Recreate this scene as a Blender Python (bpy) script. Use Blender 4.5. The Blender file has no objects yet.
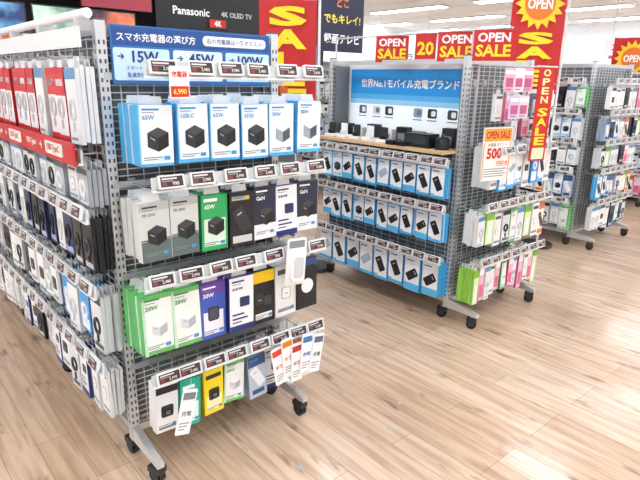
import bpy, math, random
from mathutils import Matrix, Vector
random.seed(7)
U=random.uniform
scene=bpy.context.scene
scene.view_settings.view_transform='Standard'
# ---------------------------------------------------------------- materials
def lin(c):
    return c/12.92 if c<=0.04045 else ((c+0.055)/1.055)**2.4
def hexc(h):
    return tuple(lin(int(h[i:i+2],16)/255) for i in (0,2,4))+(1,)
MATS={}
def mat(key):
    """key: 'rrggbb', optional suffix ':m' metal, ':g' gloss, ':e<strength>' emission"""
    if key in MATS: return MATS[key]
    if key in SPECIAL:
        m=SPECIAL[key](); MATS[key]=m; return m
    hx,_,suf=key.partition(':')
    m=bpy.data.materials.new('mat_'+key.replace(':','_')); m.use_nodes=True
    nt=m.node_tree; b=nt.nodes['Principled BSDF']
    col=hexc(hx)
    n=nt.nodes.new('ShaderNodeTexNoise'); n.inputs['Scale'].default_value=9
    tc=nt.nodes.new('ShaderNodeTexCoord'); nt.links.new(tc.outputs['Object'],n.inputs['Vector'])
    mx=nt.nodes.new('ShaderNodeMix'); mx.data_type='RGBA'
    nt.links.new(n.outputs['Fac'],mx.inputs['Factor'])
    mx.inputs['A'].default_value=tuple(c*0.93 for c in col[:3])+(1,)
    mx.inputs['B'].default_value=tuple(min(1,c*1.05) for c in col[:3])+(1,)
    nt.links.new(mx.outputs['Result'],b.inputs['Base Color'])
    b.inputs['Roughness'].default_value=.42
    if suf=='m':
        b.inputs['Metallic'].default_value=.7; b.inputs['Roughness'].default_value=.38
    elif suf=='g':
        b.inputs['Roughness'].default_value=.18
    elif suf=='r':
        b.inputs['Roughness'].default_value=.8
    elif suf.startswith('e'):
        b.inputs['Emission Color'].default_value=col
        b.inputs['Emission Strength'].default_value=float(suf[1:])
    MATS[key]=m; return m
def floor_mat():
    m=bpy.data.materials.new('wood_plank_floor'); m.use_nodes=True
    nt=m.node_tree; N=nt.nodes; L=nt.links; b=N['Principled BSDF']
    tc=N.new('ShaderNodeTexCoord'); mp=N.new('ShaderNodeMapping'); mp.inputs['Rotation'].default_value=(0,0,math.radians(90))
    L.new(tc.outputs['Object'],mp.inputs['Vector'])
    br=N.new('ShaderNodeTexBrick'); br.offset=.37; br.offset_frequency=3
    br.inputs['Scale'].default_value=1; br.inputs['Brick Width'].default_value=.95; br.inputs['Row Height'].default_value=.13
    br.inputs['Mortar Size'].default_value=.0014; br.inputs['Mortar Smooth'].default_value=.3
    br.inputs['Color1'].default_value=hexc('cbad90'); br.inputs['Color2'].default_value=hexc('dec6ad'); br.inputs['Mortar'].default_value=hexc('957b63')
    L.new(mp.outputs['Vector'],br.inputs['Vector'])
    mp2=N.new('ShaderNodeMapping'); mp2.inputs['Scale'].default_value=(1.1,14,1)
    L.new(mp.outputs['Vector'],mp2.inputs['Vector'])
    n1=N.new('ShaderNodeTexNoise'); n1.inputs['Scale'].default_value=2.2; n1.inputs['Detail'].default_value=8; n1.inputs['Distortion'].default_value=.6
    L.new(mp2.outputs['Vector'],n1.inputs['Vector'])
    r1=N.new('ShaderNodeValToRGB'); r1.color_ramp.elements[0].position=.3; r1.color_ramp.elements[0].color=hexc('ad937b'); r1.color_ramp.elements[1].position=.62; r1.color_ramp.elements[1].color=(1,1,1,1)
    L.new(n1.outputs['Fac'],r1.inputs['Fac'])
    mx=N.new('ShaderNodeMix'); mx.data_type='RGBA'; mx.blend_type='MULTIPLY'; mx.inputs['Factor'].default_value=.55
    L.new(br.outputs['Color'],mx.inputs['A']); L.new(r1.outputs['Color'],mx.inputs['B'])
    mp3=N.new('ShaderNodeMapping'); mp3.inputs['Scale'].default_value=(1.6,6,1)
    L.new(mp.outputs['Vector'],mp3.inputs['Vector'])
    n2=N.new('ShaderNodeTexNoise'); n2.inputs['Scale'].default_value=2.4; n2.inputs['Detail'].default_value=3
    L.new(mp3.outputs['Vector'],n2.inputs['Vector'])
    r2=N.new('ShaderNodeValToRGB'); r2.color_ramp.elements[0].position=.27; r2.color_ramp.elements[0].color=hexc('856a50'); r2.color_ramp.elements[1].position=.39; r2.color_ramp.elements[1].color=(1,1,1,1)
    L.new(n2.outputs['Fac'],r2.inputs['Fac'])
    mx2=N.new('ShaderNodeMix'); mx2.data_type='RGBA'; mx2.blend_type='MULTIPLY'; mx2.inputs['Factor'].default_value=.8
    L.new(mx.outputs['Result'],mx2.inputs['A']); L.new(r2.outputs['Color'],mx2.inputs['B'])
    L.new(mx2.outputs['Result'],b.inputs['Base Color'])
    b.inputs['Roughness'].default_value=.35
    b.inputs['Coat Weight'].default_value=.75; b.inputs['Coat Roughness'].default_value=.14; b.inputs['Coat IOR'].default_value=1.5
    bp=N.new('ShaderNodeBump'); bp.inputs['Strength'].default_value=.05; bp.inputs['Distance'].default_value=.01
    L.new(n1.outputs['Fac'],bp.inputs['Height']); L.new(bp.outputs['Normal'],b.inputs['Normal'])
    bp2=N.new('ShaderNodeBump'); bp2.inputs['Strength'].default_value=.06; bp2.inputs['Distance'].default_value=.01
    L.new(n1.outputs['Fac'],bp2.inputs['Height']); L.new(bp2.outputs['Normal'],b.inputs['Coat Normal'])
    return m
def wood_mat():
    m=bpy.data.materials.new('light_wood_shelf'); m.use_nodes=True
    nt=m.node_tree; N=nt.nodes; L=nt.links; b=N['Principled BSDF']
    tc=N.new('ShaderNodeTexCoord'); mp=N.new('ShaderNodeMapping'); mp.inputs['Scale'].default_value=(20,1.5,20)
    L.new(tc.outputs['Object'],mp.inputs['Vector'])
    n=N.new('ShaderNodeTexNoise'); n.inputs['Scale'].default_value=3; n.inputs['Detail'].default_value=6
    L.new(mp.outputs['Vector'],n.inputs['Vector'])
    r=N.new('ShaderNodeValToRGB'); r.color_ramp.elements[0].color=hexc('b98f62'); r.color_ramp.elements[1].color=hexc('e2c49a')
    L.new(n.outputs['Fac'],r.inputs['Fac']); L.new(r.outputs['Color'],b.inputs['Base Color'])
    return m
def scr_mat(c1,c2,sc):
    def f():
        m=bpy.data.materials.new('tv_picture'); m.use_nodes=True
        nt=m.node_tree; N=nt.nodes; L=nt.links; b=N['Principled BSDF']
        tc=N.new('ShaderNodeTexCoord'); n=N.new('ShaderNodeTexNoise'); n.inputs['Scale'].default_value=sc; n.inputs['Detail'].default_value=4
        L.new(tc.outputs['Object'],n.inputs['Vector'])
        r=N.new('ShaderNodeValToRGB'); r.color_ramp.elements[0].position=.35; r.color_ramp.elements[1].position=.65
        r.color_ramp.elements[0].color=hexc(c1); r.color_ramp.elements[1].color=hexc(c2)
        L.new(n.outputs['Fac'],r.inputs['Fac']); L.new(r.outputs['Color'],b.inputs['Emission Color']); L.new(r.outputs['Color'],b.inputs['Base Color'])
        b.inputs['Emission Strength'].default_value=.9; b.inputs['Roughness'].default_value=.2
        return m
    return f
SPECIAL={'FLOOR':floor_mat,'WOOD':wood_mat,'SCR1':scr_mat('0c2a55','6fb2e0',2.5),'SCR2':scr_mat('2b1230','e0784a',3),'SCR3':scr_mat('0b3a28','b8d8c0',3)}
# ---------------------------------------------------------------- mesh builder
TXT={}
def tmesh(body,bold):
    k=(body,bold)
    if k in TXT: return TXT[k]
    cu=bpy.data.curves.new('t','FONT'); cu.body=body; cu.size=1; cu.resolution_u=2; cu.offset=bold
    ob=bpy.data.objects.new('t',cu); scene.collection.objects.link(ob)
    dg=bpy.context.evaluated_depsgraph_get(); me=ob.evaluated_get(dg).to_mesh()
    vs=[(v.co.x,v.co.y) for v in me.vertices]; fs=[tuple(p.vertices) for p in me.polygons]
    ob.evaluated_get(dg).to_mesh_clear()
    bpy.data.objects.remove(ob); bpy.data.curves.remove(cu)
    if not vs: vs=[(0,0),(1,0),(1,1)]; fs=[(0,1,2)]
    x0=min(v[0] for v in vs);x1=max(v[0] for v in vs);y0=min(v[1] for v in vs);y1=max(v[1] for v in vs)
    cx=(x0+x1)/2;cy=(y0+y1)/2
    vs=[(a-cx,b-cy) for a,b in vs]
    TXT[k]=(vs,fs,max(x1-x0,1e-4),max(y1-y0,1e-4)); return TXT[k]
T=Matrix.Translation
def RZ(a): return Matrix.Rotation(math.radians(a),4,'Z')
def RX(a): return Matrix.Rotation(math.radians(a),4,'X')
def RY(a): return Matrix.Rotation(math.radians(a),4,'Y')
class MB:
    def __init__(s,M=None):
        s.v=[];s.f=[];s.m=[];s.keys=[];s.M=M.copy() if M else Matrix.Identity(4)
    def mi(s,k):
        if k not in s.keys: s.keys.append(k)
        return s.keys.index(k)
    def add(s,vs,fs,k):
        b=len(s.v); M=s.M
        s.v.extend([tuple(M@Vector(p)) for p in vs])
        i=s.mi(k)
        for f in fs: s.f.append(tuple(b+q for q in f)); s.m.append(i)
    def box(s,x0,x1,y0,y1,z0,z1,k):
        s.add([(x0,y0,z0),(x1,y0,z0),(x1,y1,z0),(x0,y1,z0),(x0,y0,z1),(x1,y0,z1),(x1,y1,z1),(x0,y1,z1)],
              [(0,3,2,1),(4,5,6,7),(0,1,5,4),(1,2,6,5),(2,3,7,6),(3,0,4,7)],k)
    def q(s,x0,x1,z0,z1,y,k):
        s.add([(x0,y,z0),(x1,y,z0),(x1,y,z1),(x0,y,z1)],[(0,1,2,3)],k)
    def poly(s,pts,y,k):
        s.add([(a,y,b) for a,b in pts],[tuple(range(len(pts)))],k)
    def ext(s,pts,y0,y1,k):
        n=len(pts)
        vs=[(a,y0,b) for a,b in pts]+[(a,y1,b) for a,b in pts]
        fs=[tuple(range(n)),tuple(range(2*n-1,n-1,-1))]+[(i,i+n,(i+1)%n+n,(i+1)%n) for i in range(n)]
        s.add(vs,fs,k)
    def rr(s,cx,cz,w,h,r,n=4):
        pts=[]
        for (sx,sz,a0) in ((1,-1,-90),(1,1,0),(-1,1,90),(-1,-1,180)):
            for i in range(n+1):
                a=math.radians(a0+90*i/n)
                pts.append((cx+sx*(w/2-r)+r*math.cos(a),cz+sz*(h/2-r)+r*math.sin(a)))
        return pts
    def rbox(s,cx,cz,w,h,r,y0,y1,k,n=3): s.ext(s.rr(cx,cz,w,h,r,n),y0,y1,k)
    def ring(s,cx,cz,ro,ri,y0,y1,k,n=16,sz=1):
        vs=[];fs=[]
        for i in range(n):
            a=2*math.pi*i/n; c=math.cos(a);d=math.sin(a)*sz
            vs+= [(cx+ro*c,y0,cz+ro*d),(cx+ri*c,y0,cz+ri*d),(cx+ro*c,y1,cz+ro*d),(cx+ri*c,y1,cz+ri*d)]
        for i in range(n):
            a=4*i;b=4*((i+1)%n)
            fs+=[(a,b,b+1,a+1),(a,a+2,b+2,b),(a+1,b+1,b+3,a+3)]
        s.add(vs,fs,k)
    def cyl(s,p0,p1,r,k,n=8,r2=None):
        p0=Vector(p0);p1=Vector(p1);d=(p1-p0).normalized()
        a=Vector((0,0,1)) if abs(d.z)<.9 else Vector((1,0,0))
        u=d.cross(a).normalized();w=d.cross(u)
        r2=r if r2 is None else r2
        vs=[];
        for p,rr in ((p0,r),(p1,r2)):
            for i in range(n):
                t=2*math.pi*i/n; vs.append(tuple(p+u*rr*math.cos(t)+w*rr*math.sin(t)))
        fs=[(i,(i+1)%n,(i+1)%n+n,i+n) for i in range(n)]+[tuple(range(n-1,-1,-1)),tuple(range(n,2*n))]
        s.add(vs,fs,k)
    def text(s,body,cx,cz,w,h,y,k,bold=.0,stretch=False,left=False):
        vs,fs,tw,th=tmesh(body,bold)
        sx=w/tw; sz=h/th
        if not stretch: sx=sz=min(sx,sz)
        if left: cx=cx+tw*sx/2
        s.add([(cx+a*sx,y,cz+b*sz) for a,b in vs],fs,k)
    def obj(s,name,parent=None,bevel=0):
        me=bpy.data.meshes.new(name); me.from_pydata(s.v,[],s.f)
        for k in s.keys: me.materials.append(mat(k))
        me.polygons.foreach_set('material_index',s.m); me.update()
        ob=bpy.data.objects.new(name,me); scene.collection.objects.link(ob)
        if parent: ob.parent=parent
        if bevel:
            b=ob.modifiers.new('bevel','BEVEL'); b.width=bevel; b.segments=3; b.limit_method='ANGLE'
        return ob
def empty(name):
    e=bpy.data.objects.new(name,None); scene.collection.objects.link(e); return e
# ---------------------------------------------------------------- package styles
ST={
'wb':dict(side='4ab2ea',front='eef4f8',bands=[(0,0,1,.05,'4ab2ea'),(0,0,.05,1,'8ccdf0'),(.5,.08,.95,.18,'cfe8f7')],dev='cube',dc='17181a',txt='65W',tc='2f8fd0'),
'wb2':dict(side='4ab2ea',front='e6f1f8',bands=[(0,0,1,.07,'4ab2ea'),(0,0,.05,1,'8ccdf0')],dev='cube',dc='1d1e22',txt='USB-C',tc='2f8fd0'),
'wb3':dict(side='4ab2ea',front='f0f5f8',bands=[(0,0,1,.07,'4ab2ea'),(0,.07,.4,.1,'bfe2f6')],dev='cubeg',dc='dfe3e6',txt='30W',tc='2f8fd0'),
'bank':dict(side='3faae6',front='f3f5f6',bands=[(0,0,1,.1,'4ab6ee'),(0,.1,.3,.15,'4ab6ee')],dev='bank',dc='15161a',txt=None),
'bankb':dict(side='3faae6',front='58baec',bands=[(0,.22,1,1,'f2f4f6')],dev='bankh',dc='15161a',txt=None),
'bankw':dict(side='3faae6',front='f3f5f6',bands=[(0,0,1,.1,'4ab6ee')],dev='bankh',dc='a9bccd',txt=None),
'gg':dict(side='d9dcda',front='cfd3d1',bands=[(0,0,1,.36,'5c6e6a'),(0,.36,1,.39,'2d6a55'),(0,.86,1,1,'b8bdbb')],dev='cube',dc='15181a',txt='PD 20W',tc='2d3b38'),
'green':dict(side='1e8f4c',front='2aa85c',bands=[(.08,.08,.92,.58,'d7e9dc'),(.08,.88,.6,.93,'ffffff')],dev='cube',dc='1b1d1f',txt='65W',tc='ffffff'),
'navy':dict(side='1b2338',front='1f2940',bands=[(0,0,1,.3,'e8ecef')],dev='cube',dc='0f1116',txt='GaN',tc='ffffff'),
'black':dict(side='141414',front='1a1a1c',bands=[(.1,.06,.9,.2,'c9c9c9'),(.08,.85,.8,.93,'d8b64a')],dev='bank',dc='2e2f33',txt=None),
'wnavy':dict(side='263a7a',front='f2f3f5',bands=[(0,.0,1,.12,'25356f'),(.1,.3,.6,.34,'25356f'),(.1,.22,.75,.26,'25356f'),(.1,.16,.5,.19,'25356f')],dev='sq',dc='26305c',txt='急速充電',tc='1b2a60'),
'gw':dict(side='55bb62',front='f2f4f1',bands=[(0,.92,1,1,'6fc06a'),(0,0,.1,1,'c9e9cf'),(.1,.0,1,.08,'6fc06a')],dev='cubew',dc='e4e7e6',txt='20W',tc='2c9a52'),
'purple':dict(side='6a3fa0',front='3e59b8',bands=[(0,.8,1,1,'6a3fa0'),(.1,.08,.9,.5,'eef0f7')],dev='plug',dc='2b2f3c',txt='30W',tc='ffffff'),
'by':dict(side='121212',front='17171a',bands=[(0,.78,1,1,'f2c614'),(.12,.08,.88,.2,'e8e8e8')],dev='chargers',dc='2f3033',txt=None),
'bw':dict(side='101114',front='15161b',bands=[(0,.85,1,1,'2f4d8a')],dev='ball',dc='f3f4f5',txt=None),
'teal':dict(side='12a085',front='18b598',bands=[(.1,.08,.9,.5,'e7f6f2'),(.1,.8,.7,.88,'ffffff')],dev='plug',dc='f5f5f5',txt=None),
'yellow':dict(side='e5c400',front='f6dc1e',bands=[(.1,.08,.9,.42,'fff6b8'),(.1,.8,.9,.9,'222222')],dev='charger',dc='1a1a1a',txt=None),
'bluegrey':dict(side='8fa0b8',front='b9c7d8',bands=[(0,.75,1,1,'35507e'),(.15,.08,.85,.2,'35507e')],dev='bank',dc='f0f2f4',txt=None),
'wk':dict(side='e6e6e6',front='f0f0f0',bands=[(0,.84,1,1,'222222'),(.1,.06,.9,.12,'888888')],dev='charger',dc='1a1b1d',txt=None),
'cab_w':dict(side='dcdfe1',front='eceeef',bands=[(0,.85,1,1,'5f93c4'),(.1,.05,.7,.09,'888c90')],dev='coil',dc='cfd3d6',txt=None),
'cab_k':dict(side='cfd3d6',front='dfe2e5',bands=[(0,.85,1,1,'1c1c20'),(.1,.05,.9,.14,'5a5a5a')],dev='coil',dc='18181b',txt=None),
'cab_n':dict(side='1d2748',front='222f58',bands=[(0,.88,1,1,'e8eaf0'),(.1,.05,.9,.18,'9fb4dd')],dev='coil',dc='101014',txt=None),
'cab_g':dict(side='9ea4a8',front='b4bbc0',bands=[(0,.85,1,1,'4d5358'),(.1,.05,.9,.12,'ffffff')],dev='coil',dc='f0f0f0',txt=None),
'cab_b':dict(side='111216',front='15161a',bands=[(0,.85,1,1,'34343a'),(.12,.05,.88,.16,'c3c6cc')],dev='coil',dc='3a3d44',txt=None),
'cab_l':dict(side='2f86c8',front='3a9ae0',bands=[(0,.88,1,1,'ffffff'),(.1,.05,.9,.3,'e8f3fb')],dev='coil',dc='f7f7f7',txt=None),
'red':dict(side='b81220',front='f3ecec',bands=[(0,.62,1,1,'d01c28'),(0,0,1,.08,'d01c28'),(.15,.75,.85,.85,'ffffff')],dev='coil',dc='c4c6ca',txt=None),
'pink':dict(side='d66a8e',front='f4c3d2',bands=[(0,.8,1,1,'ffffff'),(.1,.1,.9,.5,'e9668f')],dev=None,txt=None),
'lime':dict(side='8cc63f',front='dff0c2',bands=[(0,.8,1,1,'7dbb3c'),(.3,.1,.7,.6,'ffffff')],dev=None,txt=None),
'white':dict(side='d9dcdc',front='efefed',bands=[(.1,.82,.9,.92,'555a60'),(.1,.08,.9,.14,'9a9a9a')],dev='plug',dc='c5c9cc',txt=None),
'orange':dict(side='d9641a',front='f4f0ea',bands=[(0,.8,1,1,'ee7a22'),(.1,.06,.9,.2,'ee7a22')],dev='bank',dc='2b2b2b',txt=None),
}
def isocube(mb,cx,cz,r,e,top,left,right):
    a=r*.87;b=r*.42
    t=cz+r*.95; 
    mb.poly([(cx-a,t-b),(cx,t-2*b),(cx+a,t-b),(cx,t)],e,top)
    mb.poly([(cx-a,t-b-r*1.05),(cx,t-2*b-r*1.05),(cx,t-2*b),(cx-a,t-b)],e,left)
    mb.poly([(cx,t-2*b-r*1.05),(cx+a,t-b-r*1.05),(cx+a,t-b),(cx,t-2*b)],e,right)
    mb.poly([(cx-a*.72,t-b-r*.42),(cx-a*.3,t-1.5*b-r*.42),(cx-a*.3,t-1.5*b-r*.3),(cx-a*.72,t-b-r*.3)],e-.0004,'9aa0a6')
def pack(mb,cx,zt,y,w,h,d,st,full=True,jit=2.0):
    s=ST[st]; M0=mb.M
    mb.M=M0@T((cx,y,zt))@RZ(U(-jit,jit))@RY(U(-jit*.6,jit*.6))
    x0,x1=-w/2,w/2
    mb.box(x0,x1,0,d,-h,0,s['side'])
    mb.ext([(-w*.3,0),(w*.3,0),(w*.26,.026),(-w*.26,.026)],d*.55,d*.55+.0015,'e9ebec')
    e=.0007
    mb.q(x0+.0008,x1-.0008,-h+.0008,-.0008,-e,s['front'])
    if full:
        for (a,b,c,dd,k) in s['bands']:
            mb.q(x0+a*w+.0009,x0+c*w-.0009,-h+b*h+.0009,-h+dd*h-.0009,-2*e,k)
        dv=s['dev']; dc=s.get('dc'); c=-h*.55
        if dv=='cube': isocube(mb,w*.04,c-w*.02,w*.36,-4*e,'3d4046','26282c','0f1012')
        elif dv=='cubew': isocube(mb,w*.04,c-w*.04,w*.3,-4*e,'fdfdfd','d5dadf','b0b8bf')
        elif dv=='cubeg': isocube(mb,w*.04,c-w*.02,w*.33,-4*e,'eceff2','9aa8b4','4a535c')
        elif dv=='sq': mb.rbox(w*.12,-h*.46,w*.4,w*.36,w*.04,-4*e,0,dc)
        elif dv=='charger':
            r=w*.27; mb.rbox(0,c,2*r,2*r,r*.3,-4*e,0,dc); mb.rbox(r*.12,c-r*.1,1.25*r,1.35*r,r*.2,-5*e,0,'2c2e33:g')
            mb.q(-r*.25,r*.45,c-r*.2,c-r*.05,-6*e,'8b8f96'); mb.q(-r*.25,r*.45,c-r*.55,c-r*.4,-6*e,'8b8f96')
        elif dv=='chargers':
            r=w*.17; mb.rbox(-r*1.1,c+r*.3,2*r,2.4*r,r*.3,-4*e,0,dc); mb.rbox(r*1.1,c-r*.3,1.9*r,2.1*r,r*.3,-4*e,0,'3b3e44'); mb.q(-r*1.5,-r*.7,c,c+r*.2,-5*e,'a8acb2')
        elif dv in('bank','bankh'):
            M1=mb.M
            mb.M=M1@T((0,0,c+h*.04))@RY(-28 if dv=='bank' else 55)
            mb.rbox(0,0,w*.46,h*.48 if dv=='bank' else w*.76,w*.07,-4*e,0,dc); mb.q(-w*.1,w*.1,h*.12,h*.15,-5*e,'b5b8bd')
            mb.M=M1
            mb.q(-w*.38,w*.1,-h*.12,-h*.08,-3*e,'2f8fd0')
        elif dv=='plug':
            mb.rbox(0,c,w*.44,w*.5,w*.09,-4*e,0,dc); mb.rbox(0,c,w*.34,w*.4,w*.07,-5*e,0,'fbfbfb' if dc!='2b2f3c' else '454a5a'); mb.q(-w*.07,w*.07,c-w*.03,c,-6*e,'50545a')
        elif dv=='ball':
            mb.ring(0,c,w*.3,0.0001,-4*e,0,dc,14)
        elif dv=='coil':
            mb.ring(0,c,w*.3,w*.21,-.006,0,dc,12,1.15); mb.ring(0,c,w*.2,w*.15,-.004,0,dc,10,1.2); mb.box(-w*.05,w*.05,-.006,0,c-h*.28,c-h*.16,dc)
        if s['txt']:
            mb.text(s['txt'],-w*.40,-h*.20,w*.42,h*.075,-7*e,s['tc'],.02,left=True)
            mb.q(-w*.4,w*.1,-h*.09,-h*.06,-3*e,s['tc']); mb.q(-w*.4,-w*.05,-h*.13,-h*.118,-3*e,'7d8288')
        if dv in('charger','plug','chargers','cube','cubew','cubeg'):
            mb.q(-w*.4,w*.15,-h*.86,-h*.845,-3*e,'7d8288'); mb.q(-w*.4,0,-h*.895,-h*.88,-3*e,'7d8288'); mb.q(w*.2,w*.38,-h*.9,-h*.84,-3*e,'4a90c8')
    mb.M=M0
PRICES=['2,980','3,990','1,780','4,980','5,480','990','6,990','2,480']
def tag(mb,cx,z,y,det=True,w=.094,h=.046):
    M0=mb.M; mb.M=M0@T((cx,y,z))@RX(-14)@RY(U(-1.5,1.5))
    mb.rbox(0,0,w,h,.004,-.009,.003,'e4e7e8',2)
    mb.q(-w*.43,w*.43,-h*.37,h*.37,-.0096,'362c2c')
    if det:
        mb.q(-w*.38,w*.2,h*.16,h*.27,-.0101,'e0d8d5'); mb.q(-w*.38,w*.05,h*.01,h*.08,-.0101,'a09894')
        mb.q(-w*.38,-w*.2,-h*.29,-h*.05,-.0101,'8c3832')
        mb.text(random.choice(PRICES),w*.14,-h*.15,w*.44,h*.27,-.0103,'e6d2cc',.02)
    else:
        mb.q(-w*.36,w*.3,-h*.26,-h*.04,-.0101,'a8837c'); mb.q(-w*.36,w*.2,h*.12,h*.24,-.0101,'e0d8d5')
    mb.M=M0
def strip(mb,x0,x1,z,y,n,det=True,h=.05):
    mb.box(x0,x1,y+.006,y+.012,z-h/2-.004,z+h/2-.008,'d2d8da')
    mb.box(x0,x1,y-.002,y+.012,z-h/2-.008,z-h/2-.002,'f4f6f6')
    for i in range(n):
        tag(mb,x0+(x1-x0)*(i+.5)/n+U(-.01,.01),z,y,det)
def hook(mb,cx,z,y):
    mb.box(cx-.002,cx+.002,y,0,z-.002,z+.002,'c4c8ca:m')
    mb.box(cx-.002,cx+.002,y,y+.004,z-.002,z+.014,'c4c8ca:m')
    mb.box(cx-.014,cx+.014,-.008,-.002,z-.02,z+.02,'c4c8ca:m')
def prow(name,mbh,M,x0,x1,zhook,drop,depth,styles,h,pd,deep,fill=.88,full=True,jit=2,hvar=.0):
    mb=MB(M); n=len(styles); cw=(x1-x0)/n
    M0=mbh.M; mbh.M=M
    for i,st in enumerate(styles):
        if st is None:
            hook(mbh,x0+cw*(i+.5),zhook,-depth); continue
        cx=x0+cw*(i+.5); hook(mbh,cx,zhook,-depth)
        hh=h*(1+U(-hvar,hvar)); k=max(1,deep-random.choice((0,0,1)))
        yf=-depth+.02+U(0,.018)
        for j in range(k):
            if yf+j*(pd+.003)+pd>-.01: break
            pack(mb,cx+U(-.004,.004),zhook-drop+U(-.006,.004),yf+j*(pd+.003),cw*fill,hh,pd,st,full and j==0,jit)
    mbh.M=M0
    return mb.obj(name)
# ---------------------------------------------------------------- gondola frame
def post(mb,x,y,H,s=.034):
    mb.box(x-s/2,x+s/2,y-s/2,y+s/2,.085,H,'d6d9db:m')
    z=.16
    while z<H-.05:
        mb.box(x-.011,x-.005,y-s/2-.0008,y-s/2,z,z+.014,'3a3d40'); mb.box(x+.005,x+.011,y-s/2-.0008,y-s/2,z,z+.014,'3a3d40')
        mb.box(x-s/2-.0008,x-s/2,y-.003,y+.003,z,z+.014,'3a3d40')
        z+=.03
    mb.box(x-s/2-.002,x+s/2+.002,y-s/2-.002,y+s/2+.002,H,H+.006,'55585a')
def caster(mb,x,y,a=20):
    M0=mb.M; mb.M=M0@T((x,y,0))@RZ(a)
    mb.cyl((-.013,0,.032),(.013,0,.032),.032,'17181a:g',14)
    mb.cyl((-.0145,0,.032),(.0145,0,.032),.012,'8f9396:m',8)
    mb.box(-.019,-.015,-.02,.016,.02,.07,'232426'); mb.box(.015,.019,-.02,.016,.02,.07,'232426')
    mb.ext([(-.02,.05),(.02,.05),(.02,.075),(-.02,.075)],-.03,.03,'232426')
    mb.cyl((0,0,.072),(0,0,.09),.012,'8f9396:m',8)
    mb.M=M0
def foot(mb,x,y,dx,dy,Lg):
    ang=math.degrees(math.atan2(dy,dx)); M0=mb.M; mb.M=M0@T((x,y,0))@RZ(ang)
    mb.ext([(0,.085),(Lg,.085),(Lg,.105),(Lg*.75,.118),(.02,.15),(0,.15)],-.014,.014,'dcdfe1:m')
    mb.M=M0
def netpanel(mb,M,w,z0,z1,vs=.06,hs=.024,x0=0,inner_shade='70767a'):
    M0=mb.M; mb.M=M; t=.0017
    z=z0
    while z<=z1: mb.box(x0,w,-t,t,z-t,z+t,'dfe2e3'); z+=hs
    x=x0
    while x<=w+.001: mb.box(x-t,x+t,.002,.002+2*t,z0,z1,'dfe2e3'); x+=vs
    mb.box(x0,w,.03,.034,z0,z1,inner_shade)  # dark sheet behind the wires, shade inside the gondola put into its colour
    mb.M=M0
def fm(ox,oy,W,L,side):
    if side=='S': return T((ox,oy,0))
    if side=='W': return T((ox,oy+L,0))@RZ(-90)
    if side=='E': return T((ox+W,oy,0))@RZ(90)
    if side=='N': return T((ox+W,oy+L,0))@RZ(180)
def gondola(ox,oy,W,L,H,bays=3,net_w_top=None):
    e=empty('display_gondola')
    f=MB(); 
    ys=[oy+L*i/bays for i in range(bays+1)]
    for x in (ox,ox+W):
        for y in ys: post(f,x,y,H)
    for z in (.13,H-.03):
        for y in (oy,oy+L): f.box(ox,ox+W,y-.01,y+.01,z-.015,z+.015,'c9cdcf:m')
        for x in (ox,ox+W): f.box(x-.01,x+.01,oy,oy+L,z-.015,z+.015,'c9cdcf:m')
    f.box(ox+.02,ox+W-.02,oy+.03,oy+L-.03,.145,.16,'cfd2d3')
    for x in (ox,ox+W):
        foot(f,x,oy,0,-1,.24); foot(f,x,oy+L,0,1,.24)
    f.obj('frame',e)
    c=MB()
    for x in (ox,ox+W):
        caster(c,x,oy-.2,U(0,60)); caster(c,x,oy+.03,U(0,60))
        for y in ys[1:]: caster(c,x,y-.03,U(0,60))
        caster(c,x,oy+L+.2,U(0,60))
    c.obj('casters',e)
    n=MB()
    netpanel(n,fm(ox,oy,W,L,'S'),W,.15,H-.05)
    netpanel(n,fm(ox,oy,W,L,'N'),W,.15,H-.05,.1,.06)
    netpanel(n,fm(ox,oy,W,L,'W'),L,.15,(net_w_top or H-.05),.08,.03)
    netpanel(n,fm(ox,oy,W,L,'E'),L,.15,H-.05,.1,.06)
    n.obj('wire_panels',e)
    return e
def pick(lst,n): return [random.choice(lst) for _ in range(n)]
# ================================================================ ROOM
CEIL=3.2
X0,X1,Y0,Y1=-5,17,-5,13
m=MB(); m.box(X0,X1,Y0,Y1,-.1,0,'FLOOR'); m.obj('floor')
m=MB(); m.box(X0,X1,Y0,Y1,CEIL,CEIL+.1,'fafbfc:r'); 
x=X0
while x<X1: m.box(x-.006,x+.006,Y0,Y1,CEIL-.004,CEIL,'d5d7d8'); x+=1.25
m.obj('ceiling')
m=MB(); m.box(X0,X1,Y1,Y1+.1,0,CEIL,'f6f7f8:r'); m.obj('wall_north')
m=MB(); m.box(X1,X1+.1,Y0,Y1,0,CEIL,'f6f7f8:r'); m.obj('wall_east')
m=MB(); m.box(X0-.1,X0,Y0,Y1,0,CEIL,'f6f7f8:r'); m.obj('wall_west')
m=MB(); m.box(X0,X1,Y0-.1,Y0,0,CEIL,'f6f7f8:r'); m.obj('wall_south')
lt=MB()
for i in range(9):
    for j in range(6):
        x=-3.8+i*2.45; y=-4+j*3.1
        lt.box(x-.17,x+.17,y-.02,y+2.22,CEIL-.035,CEIL-.005,'dfe1e2')
        lt.box(x-.14,x+.14,y,y+2.2,CEIL-.045,CEIL-.0355,'eff6ff:e18.5')
lt.obj('ceiling_lights')
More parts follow.
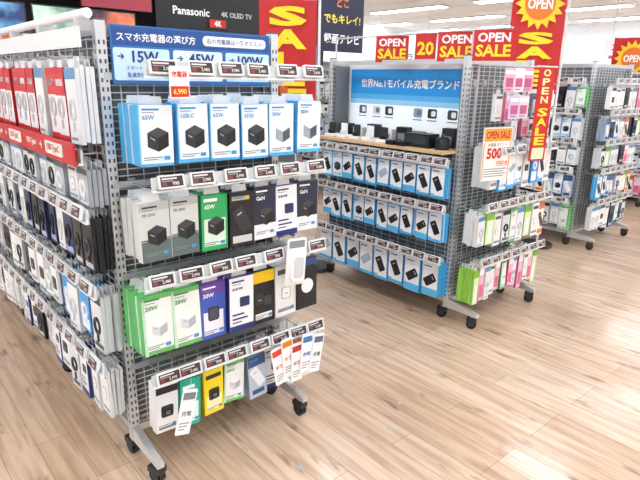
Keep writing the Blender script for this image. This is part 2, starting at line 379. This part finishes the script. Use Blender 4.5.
# ================================================================ GONDOLA 1 (front left)
A=(.69,1.925,.70,2.7,1.675)
g1=gondola(*A)
ax,ay,aw,al,ah=A
S=fm(ax,ay,aw,al,'S')
h=MB(S)
strip(h,.05,.79,1.53,-.225,6); strip(h,.05,.81,1.163,-.225,6); strip(h,.0,.82,.822,-.225,7); strip(h,.0,.82,.446,-.225,8)
for z in (1.50,1.13,.785,.41): h.box(-.0,.80,-.02,-.012,z-.012,z+.012,'c9cdcf:m')
prow('charger_packages',h,S,.03,.80,1.50,.085,.225,['wb','wb2','wb','wb','wb3','wb3'],.20,.038,4,.92)
prow('charger_packages',h,S,.01,.80,1.13,.035,.225,['gg','gg','green','black','navy','wnavy','navy'],.21,.036,4,.97)
prow('adapter_blister_pack',h,S,-.01,.80,.785,.03,.225,['gw','gw','purple','wnavy','by','white','bw'],.23,.036,4,.97)
prow('adapter_blister_pack',h,S,.02,.80,.41,.02,.225,['wk','teal','yellow','gw','bluegrey','wnavy','orange','white'],.195,.034,3,.92,jit=6,hvar=.12)
Wf=fm(ax,ay,aw,al,'W'); h.M=Wf
for z in (1.05,.775,.47): strip(h,.0,al+.07,z,-.125,20,True)
strip(h,.0,al+.07,1.25,-.125,1,False)
prow('cable_packages',h,Wf,0,al+.02,1.56,.03,.12,pick(['red','red','red','cab_w','cab_g'],8)+['cab_g','cab_w']+['red']*8+['cab_w','red','red','cab_w'],.25,.014,4,.85)
prow('cable_packages',h,Wf,0,al+.02,1.24,.05,.12,pick(['cab_w','cab_g','cab_k','white','cab_g'],22),.13,.014,5,.85)
prow('cable_packages',h,Wf,0,al+.02,1.02,.0,.12,pick(['cab_n','cab_b','cab_k','cab_w','cab_n','cab_b'],22)+['cab_b','cab_b'],.20,.012,5,.85)
prow('cable_packages',h,Wf,0,al+.02,.745,.02,.12,pick(['cab_w','cab_k','cab_g','cab_b','white','cab_k','wk'],18)+['cab_l','cab_w','cab_l','cab_k'],.21,.012,5,.85,jit=5,hvar=.12)
prow('cable_packages',h,Wf,0,al+.02,.44,.02,.12,pick(['cab_w','cab_k','cab_g','wk','white','cab_b','wnavy'],22),.22,.012,4,.8,jit=6,hvar=.18)
Ef=fm(ax,ay,aw,al,'E'); h.M=Ef
for z in (1.16,.82,.446): strip(h,0.02,al,z,-.15,18,False)
for z,hh in ((1.5,.22),(1.13,.2),(.79,.22),(.41,.18)):
    prow('cable_packages',h,Ef,.02,al,z,.03,.14,pick(['wb','bank','cab_w','cab_k','cab_l','white','orange'],20),hh,.02,3,.85)
h.obj('hooks_and_price_tags',g1)
rs=MB(Wf)
rs.box(0,al+.075,-.142,-.136,1.215,1.29,'c41a20')
for i in range(5):
    cx=al-.14-i*.55
    rs.rbox(cx,1.253,.2,.045,.01,-.1445,-.142,'f6efe6'); rs.text('USB TypeC',cx,1.253,.18,.03,-.146,'b3141c',.02)
    rs.text('→',cx-.16,1.253,.06,.03,-.144,'ffffff',.03); rs.text('USB TypeA',cx-.29,1.253,.16,.028,-.144,'ffffff',.02)
rs.obj('cable_guide_strip')
hr=MB(Wf)
hr.cyl((0,-.03,ah+.02),(al+.0,-.03,ah+.02),.016,'f3f4f4',12)
hr.box(0,al-.02,-.06,-.052,ah-.085,ah-.02,'eef0f0')
for i in range(7): hr.box(i*.44+.01,i*.44+.02,-.06,0,ah-.03,ah+.01,'d8dbdc')
hr.obj('header_rail')
sg=MB(S)
sg.box(.025,.665,-.03,-.022,1.475,1.665,'2f6db0')
sg.q(.03,.66,1.60,1.66,-.0305,'1d4f92'); sg.text('スマホ充電器の選び方',.19,1.628,.29,.045,-.0315,'ffffff',.015)
sg.rbox(.505,1.63,.28,.035,.015,-.032,-.030,'ffffff'); sg.text('右の充電器は一番オススメ!',.505,1.63,.25,.022,-.0328,'1d4f92',.01)
for i,t in enumerate(('15W','45W','100W')):
    cx=.13+i*.215
    sg.rbox(cx,1.54,.20,.105,.008,-.032,-.030,'c9e4f3' if i%2==0 else 'dcedf6')
    sg.text('→',cx-.075,1.565,.025,.02,-.0335,'17427f',.02); sg.text(t,cx+.012,1.565,.12,.038,-.0335,'17427f',.03)
    sg.text('スマートフォンの',cx,1.528,.12,.016,-.0338,'1d4f92',.01); sg.text('急速充電に最適',cx,1.506,.12,.016,-.0338,'1d4f92',.01)
sg.obj('charger_guide_sign')
pp=MB(S@T((.155,-.245,1.485))@RZ(8))
pp.rbox(0,0,.075,.10,.006,-.002,0,'ffffff'); pp.q(-.034,.034,-.046,-.012,-.0026,'d8281e'); pp.text('充電器',0,.025,.06,.024,-.003,'d8281e',.02); pp.text('6,990',0,-.03,.055,.02,-.0034,'ffe650',.02)
pp.obj('price_pop_card')
dm=MB(S@T((.63,-.25,.76))@RY(4))
dm.rbox(0,.02,.10,.20,.012,-.004,0,'f4f4f2'); dm.rbox(0,.0,.07,.12,.02,-.022,-.004,'fdfdfd'); dm.rbox(0,.0,.05,.09,.015,-.024,-.02,'d3d6d9'); dm.q(-.04,.04,.08,.11,-.0046,'8b8f93')
dm.obj('adapter_blister_pack')  # single adapter blister pack in front of the row, without its own hook
for k,(dx,dz,c1,c2) in enumerate(((.54,.35,'ffffff','d8442c'),(.585,.38,'ffffff','d88a2c'),(.63,.345,'f8f8f6','c02838'),(.68,.375,'ffffff','3a7fc0'),(.735,.36,'f4f6f7','5e6a78'),(.10,.33,'ffffff','7a828a'))):
    cc=MB(S@T((dx,-.25-.006*k,dz))@RY(-10+5*k))
    cc.rbox(0,-.02,.06,.18,.006,-.003,0,c1); cc.q(-.025,.025,.03,.058,-.0036,c2); cc.text('半額' if k<3 else '充電',0,-.025,.042,.026,-.004,c2,.02)
    for q_ in range(3): cc.q(-.022,.022-.008*q_,-.066-q_*.012,-.062-q_*.012,-.0036,'8a8a8a')
    cc.cyl((0,-.001,.07),(0,.012,.11),.001,'c9ccce',5)
    cc.obj('hanging_price_card')
# ================================================================ GONDOLA 2
B=(2.813,1.964,.70,1.17,1.65)
bx,by,bw,bl,bh=B
g2=gondola(*B,bays=1,net_w_top=1.08)
Wb=fm(bx,by,bw,bl,'W'); Sb=fm(bx,by,bw,bl,'S'); Eb=fm(bx,by,bw,bl,'E'); Nb=fm(bx,by,bw,bl,'N')
h=MB(Wb)
for z in (1.047,.765,.4375): strip(h,.03,bl+.03,z,-.15,11)
prow('power_bank_packages',h,Wb,.03,bl,1.02,.02,.14,['bank','wb','bankb','bank','bank','bankw','bank','bankb','bank','bank'],.185,.02,4,.86,hvar=.05)
prow('power_bank_packages',h,Wb,.03,bl,.735,.02,.14,['bankb','bank','bank','wb','bankb','bank','bankb','bank','bankb','bank'],.19,.02,4,.86,hvar=.05)
prow('power_bank_packages',h,Wb,.03,bl,.41,.02,.14,['bankw','bank','bankb','bankw','bank','bank','bankb','bankb'],.23,.02,4,.88,hvar=.05)
h.M=Sb
strip(h,.1,.78,1.12,-.225,5); strip(h,.0,.78,.79,-.225,7); strip(h,.0,.78,.44,-.225,7)
prow('pen_packages',h,Sb,.03,.76,1.50,.06,.2,['white','pink','white','cab_w','bluegrey','white','wb3'],.15,.02,2,.7,hvar=.1)
prow('pen_packages',h,Sb,.25,.76,1.33,.02,.2,['cab_w','pink','wk','white','cab_k'],.13,.02,2,.75,hvar=.1)
prow('earphone_packages',h,Sb,.05,.76,1.10,-.03,.225,['white','wb','bankw','wb3','wk','cab_l','bank','white'],.25,.03,4,.85,hvar=.08)
prow('adapter_blister_pack',h,Sb,-.03,.76,.76,.03,.225,['cab_w','lime','white','cab_k','gw','cab_w','lime','white','orange'],.21,.03,4,.88,jit=4,hvar=.12)
prow('cable_packages',h,Sb,-.03,.76,.41,.02,.225,['lime','pink','cab_w','white','pink','gw','pink','cab_w','pink','white','pink','lime'],.21,.02,5,.8,jit=5,hvar=.15)
h.M=Eb
for z,hh in ((1.5,.2),(1.13,.2),(.79,.22),(.41,.18)):
    prow('cable_packages',h,Eb,.02,bl,z,.03,.14,pick(['cab_w','cab_k','cab_l','white'],9),hh,.02,3,.85)
h.obj('hooks_and_price_tags',g2)
sh=MB(Wb); sh.box(.01,bl-.02,-.15,.15,1.085,1.105,'WOOD'); sh.box(.01,bl-.02,.14,.16,1.105,1.62,'e4e6e7')
sh.obj('wood_top_shelf',g2)
sn=MB(Wb@T((0,.13,0)))
sn.box(.06,bl-.04,0,.008,1.16,1.585,'f2f8fc')
sn.q(.065,bl-.045,1.41,1.58,-.0006,'1f94e0'); sn.q(.065,bl-.045,1.375,1.41,-.0006,'56b2ea'); sn.q(.065,bl-.045,1.34,1.375,-.0006,'9ad2f4'); sn.q(.065,bl-.045,1.17,1.34,-.0006,'f0f8fd:e0.2')
sn.text('世界No.1モバイル充電ブランド',bl/2+.02,1.485,.86,.08,-.0015,'ffffff',.02)
for cx,c in ((.2,'59646e'),(.34,'d8dfe5'),(.46,'2d3238'),(.72,'8fa3b2'),(.84,'24282d'),(1.0,'3a4048')):
    sn.rbox(cx,1.30,.075,.06,.012,-.002,0,c); sn.rbox(cx+.01,1.30,.035,.035,.008,-.003,0,'f0f3f5' if c<'6' else '6c7a86'); sn.q(cx-.04,cx+.04,1.25,1.258,-.002,'8b97a1')
sn.obj('power_bank_sign')
def bump(name,parts,M):
    m=MB(M)
    for p in parts: m.box(*p)
    return m.obj(name,None,.005)
zz=1.105
bump('display_power_station',[(-.10,.10,-.05,.05,0,.085,'1a1b1e'),(-.085,.085,-.052,-.05,.02,.07,'30333a:g')],Wb@T((bl-.26,-.05,zz)))
sp=MB(Wb@T((bl-.09,-.06,zz))); sp.cyl((0,0,0),(0,0,.06),.045,'141518',18); sp.cyl((0,0,.06),(0,0,.075),.045,'24262a:g',18,.03); sp.cyl((0,0,.075),(0,0,.09),.012,'55585d:m',12); sp.obj('display_speaker')
for i,xx in enumerate((.08,.21,.34,.47,.60)):
    bump('display_wireless_charger',[(-.045,.045,-.045,.045,0,.02,'f4f5f5'),(-.03,.03,-.01,.006,.02,.10,'fafafa' if i%2 else '2a2e34'),(-.02,.02,-.03,-.012,.02,.05,'dfe5ea' if i%2 else '17181b')],Wb@T((xx,-.06,zz)))
for i,xx in enumerate((.72,.81)):
    bump('display_power_bank',[(-.035,.035,-.05,.05,0,.028,'17181c'),(-.025,.025,-.035,.035,.028,.032,'2d3036:g')],Wb@T((xx,-.09,zz)))
for i,(xx,hh,c) in enumerate(((.10,.09,'1b1c20'),(.24,.07,'f3f4f5'),(.38,.10,'24262b'),(.53,.08,'e8eaec'),(.66,.10,'1b1c20'),(.78,.08,'202226'),(1.04,.12,'2a2c31'))):
    bump('display_product_box',[(-.045,.045,-.03,.03,0,hh,c),(-.03,.03,-.0315,-.03,.015,hh*.6,'7f8a94')],Wb@T((xx,.07,zz)))
fl=MB(T((bx+.03,by,0))@RZ(-90))
fl.cyl((-bl,0,1.79),(.25,0,1.79),.006,'c9cdcf:m',8); fl.cyl((0,0,1.63),(0,0,1.79),.006,'c9cdcf:m',8); fl.cyl((-bl,0,1.63),(-bl,0,1.79),.006,'c9cdcf:m',8)
for i,cx in enumerate((-.62,-.34,-.11,.14)):
    ww=.22 if i!=1 else .13
    M0=fl.M; fl.M=M0@T((cx,0,0))@RZ(28)
    fl.box(-ww/2,ww/2,-.012,-.009,1.62,1.785,'c9181c'); fl.q(-ww*.46,ww*.46,1.63,1.775,-.0125,'cc1f1c')
    if i!=1:
        fl.text('OPEN',0,1.745,ww*.8,.05,-.0135,'ffffff',.03,True); fl.text('SALE',0,1.675,ww*.86,.065,-.0135,'ffe02a',.03,True)
    else: fl.text('20',0,1.70,ww*.8,.08,-.0135,'ffe02a',.03,True)
    fl.M=M0
fl.obj('open_sale_flags')
dp=MB(T((bx+.075,by-.2,1.10))@RZ(-12))
dp.rbox(0,0,.225,.31,.008,-.004,0,'f7f3ec'); dp.q(-.108,.108,.075,.148,-.0046,'f2a63a'); dp.text('OPEN SALE',0,.112,.19,.045,-.0055,'c3161a',.03,True)
dp.text('充電器 ポイント',0,.055,.18,.02,-.0055,'333333'); dp.text('500',-.02,.005,.15,.065,-.0055,'d8281e',.04); dp.text('円引き',.05,-.055,.1,.03,-.0055,'d8281e',.02)
for i in range(4): dp.q(-.095,.09-.02*(i%2),-.09-i*.014,-.084-i*.014,-.0046,'8a9cab')
dp.q(-.108,-.1,-.148,.07,-.0048,'f2a63a'); dp.q(.1,.108,-.148,.07,-.0048,'f2a63a')
dp.obj('discount_sign')
vb=MB(T((bx+.44,by-.26,0))@RZ(-15))
vb.cyl((-.08,0,1.60),(.08,0,1.60),.005,'d8dadb',8); vb.cyl((0,0,1.6),(0,.27,1.6),.005,'d8dadb',8)
vb.box(-.065,.065,-.002,.002,1.04,1.60,'c81e1b')
for i,t in enumerate('OPEN'): vb.text(t,-.0,1.565-i*.052,.06,.042,-.0035,'ffe9a0',.03,True)
for i,t in enumerate('SALE'): vb.text(t,0,1.335-i*.058,.085,.05,-.0035,'ffe02a',.03,True)
vb.q(-.05,.05,1.05,1.12,-.003,'f3e9c0')
vb.obj('open_sale_banner')
for i,(dx,c) in enumerate(((.08,'f3b6c6'),(.17,'f6f0f4'),(.26,'e9a4c0'),(.13,'d6bfe6'),(.22,'f0d0dc'))):
    pc=MB(T((bx+dx,by-.23-.006*i,1.52-.15*(i//3)))@RZ(-10))
    pc.rbox(0,0,.085,.13,.006,-.003,0,c); pc.q(-.035,.035,.03,.05,-.0035,'ffffff'); pc.q(-.03,.03,-.04,.01,-.0035,'c25a86'); pc.q(-.03,.02,-.055,-.048,-.0035,'7a7a7a')
    pc.obj('hanging_product_card')
# ================================================================ tall banners
def nobori(x,y,rot,w,z0,z1,letters,sun=False,label=True):
    m=MB(T((x,y,0))@RZ(rot))
    m.cyl((w/2+.02,.01,0.03),(w/2+.02,.01,z1+.04),.011,'e8eaeb',10); m.cyl((w/2+.02,.01,0),(w/2+.02,.01,.03),.14,'2c2e30',20)
    m.cyl((-w/2,.005,z1+.0),(w/2+.02,.005,z1+.0),.007,'e8eaeb',8)
    n=10; vs=[];fs=[]
    for i in range(n+1):
        xx=-w/2+w*i/n; vs+=[(xx,.006*math.sin(i*1.1),z0),(xx,.012*math.sin(i*.9)-.004,z1)]
    fs=[(2*i,2*i+2,2*i+3,2*i+1) for i in range(n)]
    m.add(vs,fs,'c8181c')
    top=z1-.04
    if sun:
        pts=[]; cz=z1-.26
        for i in range(32):
            a=2*math.pi*i/32; r=w*.46 if i%2==0 else w*.34
            pts.append((r*math.cos(a),cz+r*math.sin(a)))
        m.ext(pts,-.02,-.018,'ffd21f'); m.ring(0,cz,w*.28,.0001,-.024,-.02,'ef7a1a',20)
        m.text('OPEN',0,cz,w*.46,.09,-.026,'ffffff',.03,True); top=cz-w*.48
    H=(top-z0-.12)/len(letters)
    for i,t in enumerate(letters):
        m.text(t,.0,top-H*(i+.5),w*.66,H*.86,-.019,'ffdf1c',.05,True)
    if label:
        m.q(-w*.46,w*.46,z0+.015,z0+.1,-.018,'f6f0de'); m.text('オープンセール',0,z0+.057,w*.8,.06,-.02,'c3161a',.02)
    m.obj('sale_banner')
nobori(2.60,3.40,-41,.42,1.27,2.06,'SALE')
nobori(4.72,2.62,-44,.46,1.35,2.42,'SALE',True)
nobori(8.0,3.05,-50,.5,1.35,2.1,'SALE',True)
nobori(6.9,2.3,-56,.42,1.6,2.3,'SALE',True)
# ================================================================ GONDOLA 3 + more islands
def simple_island(ox,oy,W=.78,L=1.8,H=1.68,det=False,sty=None,bays=2,sides='SWE'):
    g=gondola(ox,oy,W,L,H,bays)
    h=MB()
    sty=sty or ['cab_w','cab_k','wk','bank','wb','white','cab_n','orange','bluegrey','cab_w','gw','white','pink','lime','cab_b']
    for sd in sides:
        M=fm(ox,oy,W,L,sd); w=W if sd in 'SN' else L; d=.2 if sd in 'SN' else .13
        h.M=M
        for z,hh in ((1.52,.2),(1.25,.18),(.99,.18),(.73,.2),(.44,.22)):
            strip(h,0,w,z+.02,-d-.01,int(w/.12),det)
            prow('accessory_packages',h,M,.0,w,z-.02,.02,d,pick(sty,int(w/.09)),hh,.022,3,.9,hvar=.12,jit=3)
    h.obj('hooks_and_price_tags',g)
simple_island(5.163,2.265,.8,1.3,1.70,True)
simple_island(2.9,4.9,.78,1.5)
simple_island(5.2,5.0,.78,1.6,sides='SW')
simple_island(7.6,2.5,.78,1.9,sides='SW')
simple_island(7.6,6.0,.78,1.9,sides='SW')
simple_island(10.2,3.2,.78,1.9,sides='SW')
simple_island(10.4,6.8,.78,1.9,sides='SW')
def wall_shelf(M,w):
    m=MB(M)
    m.box(0,w,-.03,0,0,2.1,'f0f1f1')
    for k in range(6):
        z=.12+k*.38; m.box(0,w,-.42,-.03,z,z+.025,'fafafa')
        if k<5:
            x=.03
            while x<w-.3:
                bw_=U(.14,.32); bh_=U(.15,.31); c=random.choice(['f4f4f4','e8eef2','ffffff','3b7fc4','d8dde0','c9303a','f0c23a','2b2e33','9fc8e6','f4f4f4','7bb06a'])
                m.box(x,x+bw_,-.38,-.08,z+.025,z+.025+bh_,c); m.q(x+.02,x+bw_-.02,z+.06,z+.06+bh_*.4,-.381,random.choice(['ffffff','2b2e33','c9d6df','e36a3a','3b7fc4'])); x+=bw_+.02
    n=int(w/1.0)
    for i in range(n+1): m.box(w*i/n-.015,w*i/n+.015,-.43,0,0,2.15,'e6e8e8')
    m.obj('wall_shelving')
wall_shelf(T((7.6,Y1-.001,0)),8.5)
wall_shelf(T((X1-.001,Y1-.6,0))@RZ(-90),10)
def header(x,y,rot,w,z0,z1,bg,txt,tc,sub=None):
    m=MB(T((x,y,0))@RZ(rot)); m.box(-w/2,w/2,-.02,.02,z0,z1,bg)
    m.text(txt,0,(z0+z1)/2+(.05 if sub else 0),w*.8,(z1-z0)*.42,-.022,tc,.02)
    if sub: m.q(-w*.42,w*.42,z0+.03,z0+.09,-.0215,sub)
    m.cyl((-w*.4,0,z1),(-w*.4,0,CEIL-.005),.008,'d8dadb',6); m.cyl((w*.4,0,z1),(w*.4,0,CEIL-.005),.008,'d8dadb',6)
    m.obj('hanging_header_sign')
header(12.6,4.7,-58,1.3,2.0,2.4,'f8f2f5','スマートフォン','c0186a','e2558a')
header(14.5,8.2,-50,2.0,1.95,2.4,'f6fafc','生活家電','2a5fa8','7fc0e8')
header(12,10.5,-45,1.6,1.9,2.3,'f6fafc','カメラ','3a8a5a','9ad0ac')
# ================================================================ TV department (far left)
tw=MB(); tw.box(-1,7.2,8.3,8.45,0,CEIL,'1b1b1e'); tw.box(-1,7.2,7.05,8.3,2.85,CEIL,'222226'); tw.obj('wall_tv_department')
def tv(x,y,z,w,scr,legs=True):
    m=MB(T((x,y,z))); hh=w*.575
    m.box(-w/2,w/2,0,.04,0,hh,'0d0d0f:g'); m.q(-w/2+.015,w/2-.015,.03,hh-.015,-.002,scr)
    if legs: m.box(-w*.12,w*.12,-.08,.12,-.07,-.055,'151517'); m.box(-.04,.04,.005,.035,-.06,0,'151517')
    m.obj('television')
def stand(x,y,w,zt):
    m=MB(); m.box(x-w/2,x+w/2,y-.25,y+.25,zt-.05,zt,'e9e9e7'); m.box(x-w/2,x-w/2+.04,y-.25,y+.25,0,zt-.05,'dcdcda'); m.box(x+w/2-.04,x+w/2,y-.25,y+.25,0,zt-.05,'dcdcda'); m.box(x-w/2+.04,x+w/2-.04,y-.2,y-.18,.0,zt-.05,'303034'); m.obj('tv_stand')
scr=['SCR1','SCR3','SCR2']
for i in range(6):
    x=.8+i*1.15
    stand(x,6.9+.6,1.1,.75); tv(x,7.45,.82,1.05,scr[i%3])
    tv(x+.0,8.25,1.62,.9,scr[(i+1)%3],False)
def wsign(name,x0,x1,z0,z1,y,bg,items):
    m=MB(); m.box(x0,x1,y,y+.04,z0,z1,bg)
    for (t,cx,cz,w,hh,k) in items: m.text(t,cx,cz,w,hh,y-.004,k,.02)
    m.obj(name)
wsign('tv_header_sign',3.25,4.95,2.12,2.84,7.0,'101012',[('Panasonic',3.75,2.34,.62,.1,'f2f2f2'),('4K OLED TV',4.45,2.34,.5,.08,'c9cdd2'),('4K',4.3,2.6,.8,.12,'9aa0a8')])
rd=MB(); rd.box(4.0,4.25,6.96,6.99,2.16,2.26,'c4281c'); rd.text('4K',4.12,2.21,.15,.07,6.955,'ffffff',.03); rd.obj('tv_badge_sign')
wsign('tv_header_sign',2.35,3.2,2.28,2.84,7.0,'a83446',[('TV',2.75,2.5,.5,.12,'ffffff')])
wsign('tv_header_sign',1.0,2.28,2.5,2.84,7.0,'e8eaec',[('液晶テレビ',1.65,2.66,.8,.16,'24446e')])
for i in range(3): tv(1.45+i*.62,6.98,1.93,.56,scr[i],False)
wsign('tv_header_sign',6.0,6.95,1.95,2.84,7.0,'151a3a',[('でもキレイ!',6.47,2.45,.8,.16,'f4e04a'),('録画テレビ',6.47,2.15,.8,.2,'ffffff'),('どこ',6.47,2.7,.5,.14,'f08030')])
fmk=MB()
for (x,y) in ((1.165,1.44),(1.826,1.49),(1.634,1.39)):
    fmk.cyl((x,y,0),(x,y,.0015),.011,'9fb6bc',12)
fmk.obj('floor_marker_stickers')
w=bpy.data.worlds.new('world'); scene.world=w; w.use_nodes=True
w.node_tree.nodes['Background'].inputs['Color'].default_value=(.95,.97,1,1); w.node_tree.nodes['Background'].inputs['Strength'].default_value=.5
cam=bpy.data.cameras.new('camera'); cam.sensor_width=36; cam.lens=545/640*36; cam.clip_start=.05
co=bpy.data.objects.new('camera',cam); scene.collection.objects.link(co)
co.matrix_world=T((0,0,1.5))@RZ(-40.93)@RX(90-16.36)@RZ(1.05)
scene.camera=co
